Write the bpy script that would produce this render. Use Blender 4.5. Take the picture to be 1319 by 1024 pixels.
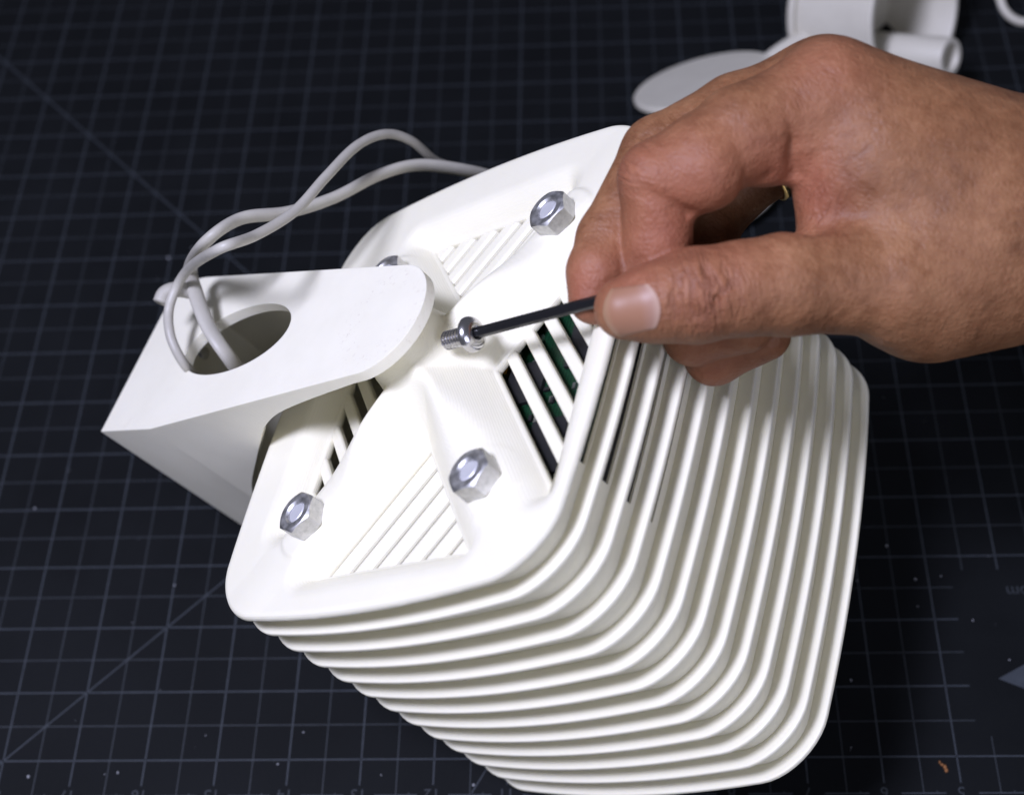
import bpy, bmesh, math
import numpy as np
from mathutils import Matrix, Vector

for o in list(bpy.data.objects):
    bpy.data.objects.remove(o)
S = 0.001                      # everything below is measured in millimetres
scene = bpy.context.scene
COL = scene.collection

# ------------------------------------------------------------------ camera, world, lights, exposure
RC = np.array([[0.998133, 0.016511, -0.058804], [-0.019544, -0.825813, -0.563606], [-0.057867, 0.563702, -0.823948]])
TC = np.array([-102.908113, 126.348057, 507.958943])
FPX, PW, PH = 1875.98, 1319.0, 1024.0
CPOS = -RC.T @ TC
cam_data = bpy.data.cameras.new("camera")
cam = bpy.data.objects.new("camera", cam_data)
COL.objects.link(cam)
cm = Matrix.Identity(4)
for i in range(3):
    cm[i][0], cm[i][1], cm[i][2], cm[i][3] = RC[0, i], -RC[1, i], -RC[2, i], CPOS[i] * S
cam.matrix_world = cm
cam_data.sensor_fit = 'HORIZONTAL'
cam_data.sensor_width = 36.0
cam_data.lens = FPX / PW * 36.0
cam_data.clip_start, cam_data.clip_end = 0.02, 20.0
cam_data.dof.use_dof = True
cam_data.dof.focus_distance = 0.425
cam_data.dof.aperture_fstop = 9.5
scene.camera = cam

world = bpy.data.worlds.new("World")
scene.world = world
world.use_nodes = True
bg = world.node_tree.nodes["Background"]
bg.inputs[0].default_value = (0.80, 0.82, 1.0, 1)
bg.inputs[1].default_value = 0.12

def area(name, loc, target, size, power, color):
    l = bpy.data.lights.new(name, 'AREA')
    l.shape, l.size, l.size_y, l.energy, l.color = 'RECTANGLE', size[0] * S, size[1] * S, power, color
    o = bpy.data.objects.new(name, l)
    COL.objects.link(o)
    loc, target = Vector(loc) * S, Vector(target) * S
    o.location = loc
    o.rotation_euler = (target - loc).to_track_quat('-Z', 'Y').to_euler()
    return o
area("overhead_softbox", (-235, -155, 945), (95, 75, 90), (210, 210), 12.2, (0.715, 0.735, 1.0))
area("front_fill", (400, -520, 590), (110, 60, 60), (380, 300), 1.9, (0.74, 0.76, 1.0))  # added fill lamp, brightens the plate lips and the bracket side

vs = scene.view_settings
vs.view_transform, vs.look, vs.gamma, vs.exposure, vs.use_curve_mapping = 'Standard', 'None', 1.0, 0.0, False

# ------------------------------------------------------------------ helpers
MO = np.array([[0.781086, 0.218992, -0.584763], [-0.186878, 0.975544, 0.11572], [0.595804, 0.018892, 0.802908]])
PO = np.array([86.41820, 65.36852, 142.36982])
HOUSE = Matrix([[*MO[i], PO[i] * S] for i in range(3)] + [[0, 0, 0, 1]])      # frame of the housing: z along its stack axis

def world_from_view(px, py, d):
    c = np.array([(px - PW / 2) / FPX * d, (py - PH / 2) / FPX * d, d])
    return RC.T @ (c - TC)

def tag(o, label=None, cat=None, group=None, kind=None):
    if label: o["label"] = label
    if cat: o["category"] = cat
    if group: o["group"] = group
    if kind: o["kind"] = kind
    return o

def empty(name, matrix):
    o = bpy.data.objects.new(name, None)
    o.empty_display_size = 0.01
    COL.objects.link(o)
    o.matrix_world = matrix
    return o

def mesh_obj(name, verts, faces, mat, parent=None, smooth=True, matrix=None):
    me = bpy.data.meshes.new(name)
    me.from_pydata([tuple(float(c) * S for c in v) for v in verts], [], [tuple(int(i) for i in f) for f in faces])
    me.validate()
    bm = bmesh.new(); bm.from_mesh(me)
    bmesh.ops.recalc_face_normals(bm, faces=bm.faces)
    bm.to_mesh(me); bm.free()
    me.polygons.foreach_set("use_smooth", [smooth] * len(me.polygons))
    if mat: me.materials.append(mat)
    o = bpy.data.objects.new(name, me)
    COL.objects.link(o)
    if parent: o.parent = parent
    if matrix is not None: o.matrix_local = matrix
    return o

def fast_mesh(name, V, Q, mat, parent=None):
    me = bpy.data.meshes.new(name)
    me.vertices.add(len(V)); me.vertices.foreach_set("co", (V * S).astype(np.float32).ravel())
    me.loops.add(len(Q) * 4); me.loops.foreach_set("vertex_index", Q.astype(np.int32).ravel())
    me.polygons.add(len(Q)); me.polygons.foreach_set("loop_start", np.arange(0, len(Q) * 4, 4, dtype=np.int32))
    me.polygons.foreach_set("use_smooth", np.ones(len(Q), dtype=bool))
    me.update(); me.validate()
    me.materials.append(mat)
    o = bpy.data.objects.new(name, me)
    COL.objects.link(o)
    if parent: o.parent = parent
    return o

def sharp(o, deg=35):
    me = o.data
    try:
        me.set_sharp_from_angle(angle=math.radians(deg))
    except Exception:
        pass
    return o

def bevel(o, w, seg=2, ang=30):
    m = o.modifiers.new("bevel", 'BEVEL'); m.width = w * S; m.segments = seg; m.limit_method = 'ANGLE'; m.angle_limit = math.radians(ang)
    return o

def surface_nets(f, lo, hi, h, newton=2):
    lo = np.asarray(lo, float); hi = np.asarray(hi, float)
    n = np.ceil((hi - lo) / h).astype(int) + 1
    ax = [lo[i] + h * np.arange(n[i]) for i in range(3)]
    F = np.empty(n, np.float32)
    for i0 in range(0, n[0], 24):
        X, Y, Z = np.meshgrid(ax[0][i0:i0 + 24], ax[1], ax[2], indexing='ij')
        F[i0:i0 + 24] = f(X, Y, Z)
    neg = F < 0
    c = [slice(0, -1), slice(1, None)]
    cnt = sum(neg[c[a], c[b], c[d]].astype(np.int8) for a in (0, 1) for b in (0, 1) for d in (0, 1))
    act = (cnt > 0) & (cnt < 8)
    idx = -np.ones(act.shape, np.int64)
    I, J, K = np.nonzero(act)
    idx[I, J, K] = np.arange(len(I))
    acc = np.zeros((len(I), 3)); num = np.zeros(len(I))
    corners = [(a, b, d) for a in (0, 1) for b in (0, 1) for d in (0, 1)]
    for p in corners:
        for axis in range(3):
            if p[axis]: continue
            q = list(p); q[axis] = 1
            f0 = F[I + p[0], J + p[1], K + p[2]].astype(float); f1 = F[I + q[0], J + q[1], K + q[2]].astype(float)
            m = (f0 < 0) != (f1 < 0)
            t = np.where(m, f0 / np.where(m, f0 - f1, 1), 0)
            for k in range(3):
                acc[:, k] += np.where(m, p[k] + (t if k == axis else 0), 0)
            num += m
    V = lo + h * (np.stack([I, J, K], 1) + acc / num[:, None])
    quads = []
    for axis in range(3):
        u, v = (axis + 1) % 3, (axis + 2) % 3
        s0 = [slice(None)] * 3; s1 = [slice(None)] * 3
        s0[axis] = slice(0, -1); s1[axis] = slice(1, None)
        for w in (u, v):
            s0[w] = slice(1, -1); s1[w] = slice(1, -1)
        a, b = neg[tuple(s0)], neg[tuple(s1)]
        for flip in (False, True):
            e = np.stack(np.nonzero((a & ~b) if not flip else (~a & b)), 1)
            if not len(e): continue
            base = e.copy(); base[:, u] += 1; base[:, v] += 1
            def at(du, dv):
                g = base.copy(); g[:, u] -= du; g[:, v] -= dv
                return idx[g[:, 0], g[:, 1], g[:, 2]]
            q = [at(1, 1), at(0, 1), at(0, 0), at(1, 0)]
            if flip: q = q[::-1]
            quads.append(np.stack(q, 1))
    Q = np.concatenate(quads); Q = Q[(Q >= 0).all(1)]
    e = 0.05
    for _ in range(newton):
        x, y, z = V.T
        g = np.stack([f(x + e, y, z) - f(x - e, y, z), f(x, y + e, z) - f(x, y - e, z), f(x, y, z + e) - f(x, y, z - e)], 1) / (2 * e)
        d = f(x, y, z)
        st = -d[:, None] * g / np.maximum((g * g).sum(1), 0.2)[:, None]
        l = np.linalg.norm(st, axis=1, keepdims=True)
        V = V + st * np.minimum(1, 0.45 * h / np.maximum(l, 1e-9))
    return V, Q

def smin(a, b, k):
    h = np.maximum(k - np.abs(a - b), 0) / k
    return np.minimum(a, b) - h * h * k * 0.25
def smax(a, b, k):
    return -smin(-a, -b, k)
def sstep(a, b, x):
    t = np.clip((x - a) / (b - a), 0, 1)
    return t * t * (3 - 2 * t)

def round_cone(X, Y, Z, a, b, r1, r2):
    a = np.asarray(a, float); b = np.asarray(b, float)
    ba = b - a; l2 = ba @ ba; rr = r1 - r2; a2 = l2 - rr * rr; il2 = 1.0 / l2
    px, py, pz = X - a[0], Y - a[1], Z - a[2]
    y = px * ba[0] + py * ba[1] + pz * ba[2]
    z = y - l2
    qx, qy, qz = px * l2 - ba[0] * y, py * l2 - ba[1] * y, pz * l2 - ba[2] * y
    x2 = qx * qx + qy * qy + qz * qz
    y2 = y * y * l2; z2 = z * z * l2
    k = np.sign(rr) * rr * rr * x2
    d = (np.sqrt(x2 * a2 * il2) + y * rr) * il2 - r1
    d = np.where(np.sign(y) * a2 * y2 < k, np.sqrt(np.maximum(x2 + y2, 0)) * il2 - r1, d)
    d = np.where(np.sign(z) * a2 * z2 > k, np.sqrt(np.maximum(x2 + z2, 0)) * il2 - r2, d)
    return d

def poly_sdf(x, y, poly):
    n = len(poly)
    d = np.full(np.shape(x), 1e9); s = np.ones(np.shape(x))
    for i in range(n):
        vi, vj = poly[i], poly[i - 1]
        ex, ey = vj[0] - vi[0], vj[1] - vi[1]
        wx, wy = x - vi[0], y - vi[1]
        t = np.clip((wx * ex + wy * ey) / (ex * ex + ey * ey), 0, 1)
        bx, by = wx - ex * t, wy - ey * t
        d = np.minimum(d, bx * bx + by * by)
        c1, c2, c3 = y >= vi[1], y < vj[1], ex * wy > ey * wx
        s = np.where((c1 & c2 & c3) | (~c1 & ~c2 & ~c3), -s, s)
    return s * np.sqrt(d)

def tube(name, pts, r, mat, parent=None, seg=12, flat=None, up=(0, 0, 1), cap=True, sub=8):
    """smooth tube along Catmull-Rom points; flat=(ra, rb) for an oval section"""
    P = [np.asarray(p, float) for p in pts]
    P = [2 * P[0] - P[1]] + P + [2 * P[-1] - P[-2]]
    C = []
    for i in range(1, len(P) - 2):
        for k in range(sub):
            t = k / sub
            C.append(0.5 * ((2 * P[i]) + (P[i + 1] - P[i - 1]) * t + (2 * P[i - 1] - 5 * P[i] + 4 * P[i + 1] - P[i + 2]) * t * t + (3 * P[i] - P[i - 1] - 3 * P[i + 1] + P[i + 2]) * t ** 3))
    C.append(P[-2]); C = np.array(C)
    T = np.gradient(C, axis=0); T /= np.linalg.norm(T, axis=1)[:, None]
    N = np.asarray(up, float); V = []; F = []
    for i, (c, t) in enumerate(zip(C, T)):
        N = N - t * (N @ t); N /= np.linalg.norm(N); B = np.cross(t, N)
        ra, rb = flat if flat else (r, r)
        for k in range(seg):
            a = 2 * math.pi * k / seg
            V.append(c + N * ra * math.cos(a) + B * rb * math.sin(a))
        if i:
            for k in range(seg):
                F.append(((i - 1) * seg + k, (i - 1) * seg + (k + 1) % seg, i * seg + (k + 1) % seg, i * seg + k))
    if cap:
        F.append(tuple(range(seg))); F.append(tuple((len(C) - 1) * seg + k for k in range(seg)))
    return mesh_obj(name, V, F, mat, parent)

def lathe(name, prof, mat, parent=None, seg=48, matrix=None, smooth=True, hexr=None):
    """prof: list of (r, z); closed profile is revolved"""
    V = []; F = []; n = len(prof)
    for k in range(seg):
        a = 2 * math.pi * k / seg
        for r, z in prof:
            V.append((r * math.cos(a), r * math.sin(a), z))
    for k in range(seg):
        k2 = (k + 1) % seg
        for i in range(n - 1):
            F.append((k * n + i, k2 * n + i, k2 * n + i + 1, k * n + i + 1))
    bmv, bmf = V, F
    o = mesh_obj(name, bmv, bmf, mat, parent, smooth, matrix)
    bm = bmesh.new(); bm.from_mesh(o.data)
    bmesh.ops.remove_doubles(bm, verts=bm.verts, dist=1e-7)
    bmesh.ops.recalc_face_normals(bm, faces=bm.faces)
    bm.to_mesh(o.data); bm.free()
    o.data.polygons.foreach_set("use_smooth", [smooth] * len(o.data.polygons))
    return o

def frame(origin, zdir, xhint=(1, 0, 0)):
    z = np.asarray(zdir, float); z = z / np.linalg.norm(z)
    x = np.asarray(xhint, float); x = x - z * (x @ z); x /= np.linalg.norm(x)
    y = np.cross(z, x)
    return Matrix([[x[i], y[i], z[i], origin[i] * S] for i in range(3)] + [[0, 0, 0, 1]])

# ------------------------------------------------------------------ materials
def new_mat(name, color=(0.5, 0.5, 0.5), rough=0.5, metal=0.0, spec=0.5):
    m = bpy.data.materials.new(name); m.use_nodes = True
    b = m.node_tree.nodes["Principled BSDF"]
    b.inputs["Base Color"].default_value = (*color, 1); b.inputs["Roughness"].default_value = rough
    b.inputs["Metallic"].default_value = metal; b.inputs["Specular IOR Level"].default_value = spec
    return m, m.node_tree, b
def node(nt, typ, **kw):
    n = nt.nodes.new(typ)
    for k, v in kw.items():
        if k.startswith("in_"):
            n.inputs[k[3:].replace("_", " ")].default_value = v
        else:
            setattr(n, k, v)
    return n
def ramp(nt, src, stops):
    r = nt.nodes.new("ShaderNodeValToRGB")
    el = r.color_ramp.elements
    while len(el) < len(stops): el.new(0.5)
    for e, (p, c) in zip(el, stops):
        e.position = p; e.color = (*c, 1) if len(c) == 3 else c
    nt.links.new(src, r.inputs[0])
    return r
def noise(nt, scale, detail=3, rough=0.5, vec=None):
    t = node(nt, "ShaderNodeTexNoise"); t.inputs["Scale"].default_value = scale
    t.inputs["Detail"].default_value = detail; t.inputs["Roughness"].default_value = rough
    if vec is not None: nt.links.new(vec, t.inputs["Vector"])
    return t
def obj_coords(nt):
    return node(nt, "ShaderNodeTexCoord").outputs["Object"]
def add_bump(nt, b, height, strength, dist, prev=None):
    bp = node(nt, "ShaderNodeBump"); bp.inputs["Strength"].default_value = strength; bp.inputs["Distance"].default_value = dist
    nt.links.new(height, bp.inputs["Height"])
    if prev is not None: nt.links.new(prev.outputs[0], bp.inputs["Normal"])
    nt.links.new(bp.outputs[0], b.inputs["Normal"])
    return bp

def plastic(name, col_a, col_b, rough, layers=False, sss=0.12):
    m, nt, b = new_mat(name, col_a, rough, 0, 0.4)
    oc = obj_coords(nt)
    n1 = noise(nt, 60, 4, 0.6, oc)
    r = ramp(nt, n1.outputs[0], [(0.35, col_b), (0.62, col_a)])
    nt.links.new(r.outputs[0], b.inputs["Base Color"])
    b.inputs["Subsurface Weight"].default_value = sss
    b.inputs["Subsurface Radius"].default_value = (1.0, 0.9, 0.55); b.inputs["Subsurface Scale"].default_value = 0.002
    n2 = noise(nt, 900, 3, 0.6, oc)
    bp = add_bump(nt, b, n2.outputs[0], 0.12, 0.0002)
    if layers:
        w = node(nt, "ShaderNodeTexWave", wave_type='BANDS', bands_direction='Z')
        w.inputs["Scale"].default_value = 520; w.inputs["Distortion"].default_value = 1.2; w.inputs["Detail"].default_value = 2
        w.inputs["Detail Scale"].default_value = 0.6
        nt.links.new(oc, w.inputs["Vector"])
        add_bump(nt, b, w.outputs["Fac"], 0.16, 0.0002, bp)
    return m
M_PRINT = plastic("white_print", (0.872, 0.838, 0.668), (0.857, 0.821, 0.645), 0.42, layers=True, sss=0.15)
M_BRACK = plastic("white_bracket_print", (0.86, 0.828, 0.675), (0.83, 0.798, 0.645), 0.5, layers=True)
def scuff(m):
    nt = m.node_tree; b = nt.nodes["Principled BSDF"]; oc = obj_coords(nt)
    src = b.inputs["Base Color"].links[0].from_socket
    sub = node(nt, "ShaderNodeVectorMath", operation='SUBTRACT'); sub.inputs[1].default_value = (0.002, 0.0012, 0.022)
    nt.links.new(oc, sub.inputs[0])
    ln = node(nt, "ShaderNodeVectorMath", operation='LENGTH'); nt.links.new(sub.outputs[0], ln.inputs[0])
    band = ramp(nt, ln.outputs["Value"], [(0.0085, (0, 0, 0)), (0.0125, (1, 1, 1)), (0.0160, (1, 1, 1)), (0.0190, (0, 0, 0))])
    n = noise(nt, 700, 6, 0.75, oc); sp = ramp(nt, n.outputs[0], [(0.56, (0, 0, 0)), (0.70, (1, 1, 1))])
    n2 = noise(nt, 45, 5, 0.7, oc); big = ramp(nt, n2.outputs[0], [(0.60, (0, 0, 0)), (0.85, (1, 1, 1))])
    mu = node(nt, "ShaderNodeMath", operation='MULTIPLY'); nt.links.new(band.outputs[0], mu.inputs[0]); nt.links.new(sp.outputs[0], mu.inputs[1])
    mu2 = node(nt, "ShaderNodeMath", operation='MULTIPLY'); nt.links.new(big.outputs[0], mu2.inputs[0]); mu2.inputs[1].default_value = 0.35
    ad = node(nt, "ShaderNodeMath", operation='MAXIMUM'); nt.links.new(mu.outputs[0], ad.inputs[0]); nt.links.new(mu2.outputs[0], ad.inputs[1])
    mx = node(nt, "ShaderNodeMix", data_type='RGBA'); nt.links.new(ad.outputs[0], mx.inputs["Factor"])
    nt.links.new(src, mx.inputs["A"]); mx.inputs["B"].default_value = (0.66, 0.60, 0.47, 1)
    nt.links.new(mx.outputs["Result"], b.inputs["Base Color"])
scuff(M_BRACK)
M_GREY = plastic("grey_plastic", (0.64, 0.61, 0.51), (0.60, 0.57, 0.475), 0.45, sss=0.02)
M_CABLE = plastic("pale_grey_cable", (0.47, 0.45, 0.385), (0.40, 0.38, 0.325), 0.42, sss=0.03)

def zinc():
    m, nt, b = new_mat("zinc", (0.60, 0.61, 0.63), 0.30, 1.0)
    oc = obj_coords(nt)
    n = noise(nt, 420, 4, 0.6, oc)
    r = ramp(nt, n.outputs[0], [(0.3, (0.48, 0.48, 0.47)), (0.7, (0.76, 0.75, 0.73))])
    nt.links.new(r.outputs[0], b.inputs["Base Color"])
    rr = ramp(nt, n.outputs[0], [(0.3, (0.40,) * 3), (0.7, (0.58,) * 3)])
    nt.links.new(rr.outputs[0], b.inputs["Roughness"])
    add_bump(nt, b, noise(nt, 1500, 3, 0.6, oc).outputs[0], 0.10, 0.0002)
    return m
M_ZINC = zinc()
M_STEEL, _nt, _b = new_mat("stainless", (0.66, 0.65, 0.65), 0.22, 1.0)
add_bump(_nt, _b, noise(_nt, 1600, 2, 0.5, obj_coords(_nt)).outputs[0], 0.05, 0.0002)
M_ROD, _nt, _b = new_mat("rod_end", (0.86, 0.86, 0.88), 0.5, 0.6)
add_bump(_nt, _b, noise(_nt, 500, 3, 0.5, obj_coords(_nt)).outputs[0], 0.25, 0.0005)
M_BLACK, _nt, _b = new_mat("black_oxide", (0.008, 0.008, 0.009), 0.32, 0.0, 0.5)
add_bump(_nt, _b, noise(_nt, 800, 3, 0.5, obj_coords(_nt)).outputs[0], 0.08, 0.0002)
M_GOLD, _nt, _b = new_mat("gold", (0.85, 0.60, 0.25), 0.2, 1.0)

def mat_surface():
    m, nt, b = new_mat("mat_vinyl", (0.012, 0.012, 0.015), 0.6, 0, 0.07)
    oc = obj_coords(nt)
    big = noise(nt, 14, 5, 0.6, oc)
    r = ramp(nt, big.outputs[0], [(0.3, (0.0054, 0.0062, 0.0068)), (0.7, (0.0086, 0.0098, 0.0108))])
    # smudges and dust with shapes of their own
    sm = noise(nt, 55, 6, 0.7, oc)
    sr = ramp(nt, sm.outputs[0], [(0.68, (0, 0, 0)), (0.80, (1, 1, 1))])
    mix = node(nt, "ShaderNodeMix", data_type='RGBA')
    nt.links.new(sr.outputs[0], mix.inputs["Factor"]); nt.links.new(r.outputs[0], mix.inputs["A"])
    mix.inputs["B"].default_value = (0.014, 0.014, 0.018, 1)
    sp = node(nt, "ShaderNodeTexVoronoi"); sp.inputs["Scale"].default_value = 95
    nt.links.new(oc, sp.inputs["Vector"])
    spr = ramp(nt, sp.outputs["Distance"], [(0.0, (0.5, 0.5, 0.5)), (0.03, (0, 0, 0))])
    mix2 = node(nt, "ShaderNodeMix", data_type='RGBA')
    nt.links.new(spr.outputs[0], mix2.inputs["Factor"]); nt.links.new(mix.outputs["Result"], mix2.inputs["A"])
    mix2.inputs["B"].default_value = (0.05, 0.05, 0.055, 1)
    nt.links.new(mix2.outputs["Result"], b.inputs["Base Color"])
    rr = ramp(nt, sm.outputs[0], [(0.3, (0.48,) * 3), (0.7, (0.64,) * 3)])
    nt.links.new(rr.outputs[0], b.inputs["Roughness"])
    add_bump(nt, b, noise(nt, 2600, 2, 0.6, oc).outputs[0], 0.25, 0.0004)
    return m
M_MAT = mat_surface()
def print_ink(name, ca, cb):
    m, nt, b = new_mat(name, ca, 0.6, 0, 0.25)
    n = noise(nt, 130, 5, 0.7, obj_coords(nt))
    r = ramp(nt, n.outputs[0], [(0.3, cb), (0.65, ca)])
    nt.links.new(r.outputs[0], b.inputs["Base Color"])
    return m
M_INK = print_ink("mat_ink_bold", (0.046, 0.054, 0.063), (0.031, 0.037, 0.044))
M_INK2 = print_ink("mat_ink_fine", (0.034, 0.040, 0.046), (0.022, 0.026, 0.030))

def skin():
    m, nt, b = new_mat("skin", (0.36, 0.17, 0.105), 0.5, 0, 0.34)
    oc = obj_coords(nt)
    at = lambda n: node(nt, "ShaderNodeAttribute", attribute_name=n).outputs["Fac"]
    n1 = noise(nt, 55, 5, 0.62, oc)
    r1 = ramp(nt, n1.outputs[0], [(0.28, (0.165, 0.070, 0.030)), (0.50, (0.268, 0.122, 0.054)), (0.74, (0.355, 0.174, 0.082))])
    n2 = noise(nt, 330, 4, 0.7, oc)
    mot = node(nt, "ShaderNodeMix", data_type='RGBA', blend_type='MULTIPLY'); mot.inputs["Factor"].default_value = 0.75
    r2 = ramp(nt, n2.outputs[0], [(0.32, (0.74, 0.66, 0.62)), (0.60, (1.0, 1.0, 1.0))])
    nt.links.new(r1.outputs[0], mot.inputs["A"]); nt.links.new(r2.outputs[0], mot.inputs["B"])
    red = node(nt, "ShaderNodeMix", data_type='RGBA')
    nt.links.new(at("red"), red.inputs["Factor"]); nt.links.new(mot.outputs["Result"], red.inputs["A"])
    red.inputs["B"].default_value = (0.33, 0.105, 0.062, 1)
    # wrinkle field stretched across the finger
    cmb = node(nt, "ShaderNodeCombineXYZ")
    nt.links.new(at("wr_s"), cmb.inputs[0]); nt.links.new(at("wr_t"), cmb.inputs[1])
    mp = node(nt, "ShaderNodeMapping"); mp.inputs["Scale"].default_value = (0.34, 0.10, 1.0)
    nt.links.new(cmb.outputs[0], mp.inputs["Vector"])
    wn = noise(nt, 1.0, 3, 0.55, mp.outputs[0]); wn.inputs["Distortion"].default_value = 0.5
    wr = ramp(nt, wn.outputs[0], [(0.40, (1, 1, 1)), (0.485, (0, 0, 0)), (0.515, (0, 0, 0)), (0.60, (1, 1, 1))])
    inv = node(nt, "ShaderNodeMath", operation='SUBTRACT'); inv.inputs[0].default_value = 1.0
    nt.links.new(wr.outputs[0], inv.inputs[1])
    line = node(nt, "ShaderNodeMath", operation='MULTIPLY')
    nt.links.new(inv.outputs[0], line.inputs[0]); nt.links.new(at("wr_m"), line.inputs[1])
    dk = node(nt, "ShaderNodeMix", data_type='RGBA')
    lf = node(nt, "ShaderNodeMath", operation='MULTIPLY'); lf.inputs[1].default_value = 0.7
    nt.links.new(line.outputs[0], lf.inputs[0])
    nt.links.new(lf.outputs[0], dk.inputs["Factor"]); nt.links.new(red.outputs["Result"], dk.inputs["A"])
    dk.inputs["B"].default_value = (0.17, 0.06, 0.035, 1)
    nt.links.new(dk.outputs["Result"], b.inputs["Base Color"])
    b.inputs["Subsurface Weight"].default_value = 0.12
    b.inputs["Subsurface Radius"].default_value = (1.0, 0.35, 0.2); b.inputs["Subsurface Scale"].default_value = 0.0018
    hl = node(nt, "ShaderNodeMath", operation='MULTIPLY'); hl.inputs[1].default_value = -1.0
    nt.links.new(line.outputs[0], hl.inputs[0])
    b1 = add_bump(nt, b, hl.outputs[0], 0.65, 0.0009)
    vo = node(nt, "ShaderNodeTexVoronoi", feature='DISTANCE_TO_EDGE'); vo.inputs["Scale"].default_value = 620
    nt.links.new(oc, vo.inputs["Vector"])
    b2 = add_bump(nt, b, vo.outputs["Distance"], 0.6, 0.0004, b1)
    n3 = noise(nt, 230, 5, 0.65, oc)
    b3 = add_bump(nt, b, n3.outputs[0], 0.45, 0.0011, b2)
    n4 = noise(nt, 85, 4, 0.55, oc)
    add_bump(nt, b, n4.outputs[0], 0.35, 0.0030, b3)
    rr = ramp(nt, n2.outputs[0], [(0.3, (0.48,) * 3), (0.7, (0.62,) * 3)])
    nt.links.new(rr.outputs[0], b.inputs["Roughness"])
    return m
M_SKIN = skin()
def nail_mat():
    m, nt, b = new_mat("nail", (0.50, 0.29, 0.24), 0.44, 0, 0.38)
    a = node(nt, "ShaderNodeAttribute", attribute_name="along").outputs["Fac"]
    r = ramp(nt, a, [(0.0, (0.34, 0.20, 0.115)), (0.08, (0.32, 0.175, 0.10)), (0.14, (0.30, 0.148, 0.085)), (0.65, (0.31, 0.155, 0.092)), (0.84, (0.34, 0.19, 0.135)), (0.95, (0.42, 0.27, 0.20)), (1.0, (0.33, 0.18, 0.12))])
    nt.links.new(r.outputs[0], b.inputs["Base Color"])
    oc = obj_coords(nt)
    add_bump(nt, b, noise(nt, 500, 3, 0.5, oc).outputs[0], 0.08, 0.0003)
    return m
M_NAIL = nail_mat()

def pcb():
    m, nt, b = new_mat("solder_mask", (0.008, 0.075, 0.028), 0.35)
    oc = obj_coords(nt)
    br = node(nt, "ShaderNodeTexBrick"); br.inputs["Scale"].default_value = 210
    br.inputs["Color1"].default_value = (0.002, 0.019, 0.008, 1); br.inputs["Color2"].default_value = (0.003, 0.027, 0.011, 1)
    br.inputs["Mortar"].default_value = (0.009, 0.055, 0.022, 1); br.inputs["Mortar Size"].default_value = 0.03
    mp = node(nt, "ShaderNodeMapping"); mp.inputs["Rotation"].default_value = (0, 0, math.radians(90))
    nt.links.new(oc, mp.inputs["Vector"]); nt.links.new(mp.outputs[0], br.inputs["Vector"])
    nt.links.new(br.outputs[0], b.inputs["Base Color"])
    return m
M_PCB = pcb()
M_CHIP, _, _ = new_mat("chip", (0.012, 0.012, 0.013), 0.5)
M_SILVER, _, _ = new_mat("solder", (0.55, 0.56, 0.57), 0.35, 1.0)
M_AMBER, _, _ = new_mat("amber_part", (0.55, 0.26, 0.03), 0.45)
M_CRUMB, _nt, _b = new_mat("crumb", (0.26, 0.11, 0.035), 0.8)
M_DUST, _nt, _b = new_mat("dust", (0.32, 0.33, 0.35), 0.9)

# ------------------------------------------------------------------ setting: the cutting mat with its printed grid
G = 12.7
C0, C1, R0, R1 = -34, 50, -7, 66
mv = [(C0 * G, R0 * G, 0), (C1 * G, R0 * G, 0), (C1 * G, R1 * G, 0), (C0 * G, R1 * G, 0)]
mat_o = mesh_obj("cutting_mat", [(x, y, z) for z in (-3, 0) for x, y, _ in mv], [(0, 1, 2, 3), (4, 5, 6, 7), (0, 1, 5, 4), (1, 2, 6, 5), (2, 3, 7, 6), (3, 0, 4, 7)], M_MAT, smooth=False)
tag(mat_o, "black vinyl cutting mat with a printed half inch grid", "cutting mat", kind="structure")

def line_quads(segs, z):
    V = []; F = []
    for (x0, y0), (x1, y1), w in segs:
        d = np.array([x1 - x0, y1 - y0], float); d /= np.linalg.norm(d); n = np.array([-d[1], d[0]]) * w / 2
        k = len(V)
        for (x, y), s in (((x0, y0), 1), ((x1, y1), 1), ((x1, y1), -1), ((x0, y0), -1)):
            V.append((x + n[0] * s, y + n[1] * s, z))
        F.append((k, k + 1, k + 2, k + 3))
    return V, F
bold, fine = [], []
BOX = (20.5, 0.55, 5.55)              # blank field for the maker's mark: right of c, between two r
for c in range(-32, 49):
    tgt, w = (bold, 0.50) if c % 2 == 0 else (fine, 0.38)
    lo = -0.72 if c % 2 == 0 else -1.0
    if c > BOX[0] and c < 44:
        tgt.append(((c * G, lo * G), (c * G, BOX[1] * G), w)); tgt.append(((c * G, BOX[2] * G), (c * G, 64 * G), w))
    else:
        tgt.append(((c * G, lo * G), (c * G, 64 * G), w))
for r in range(0, 65):
    tgt, w = (bold, 0.50) if r % 2 == 0 else (fine, 0.40)
    if BOX[1] < r < BOX[2]:
        tgt.append(((-32 * G, r * G), ((BOX[0] + 0.15) * G, r * G), w)); tgt.append(((44 * G, r * G), (48 * G, r * G), w))
    else:
        tgt.append(((-32 * G, r * G), (48 * G, r * G), w))
for c in range(-32, 48, 2):           # ruler edge, broken at each numeral
    bold.append((((c + 0.42) * G, -1.0 * G), ((c + 1.58) * G, -1.0 * G), 0.45))
    fine.append((((c + 1.35) * G, -1.0 * G), ((c + 1.35) * G, -0.93 * G), 0.4))
bold.append(((-21 * G, 37 * G), (5 * G, 11 * G), 0.55))
bold.append(((-7 * G, -1 * G), (5 * G, 11 * G), 0.50))
bold.append(((7.05 * G, -0.95 * G), (9.2 * G, 2.8 * G), 0.45))
o = mesh_obj("bold_grid_print", *line_quads(bold, 0.06), M_INK, mat_o, False)
o = mesh_obj("fine_grid_print", *line_quads(fine, 0.035), M_INK2, mat_o, False)
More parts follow.
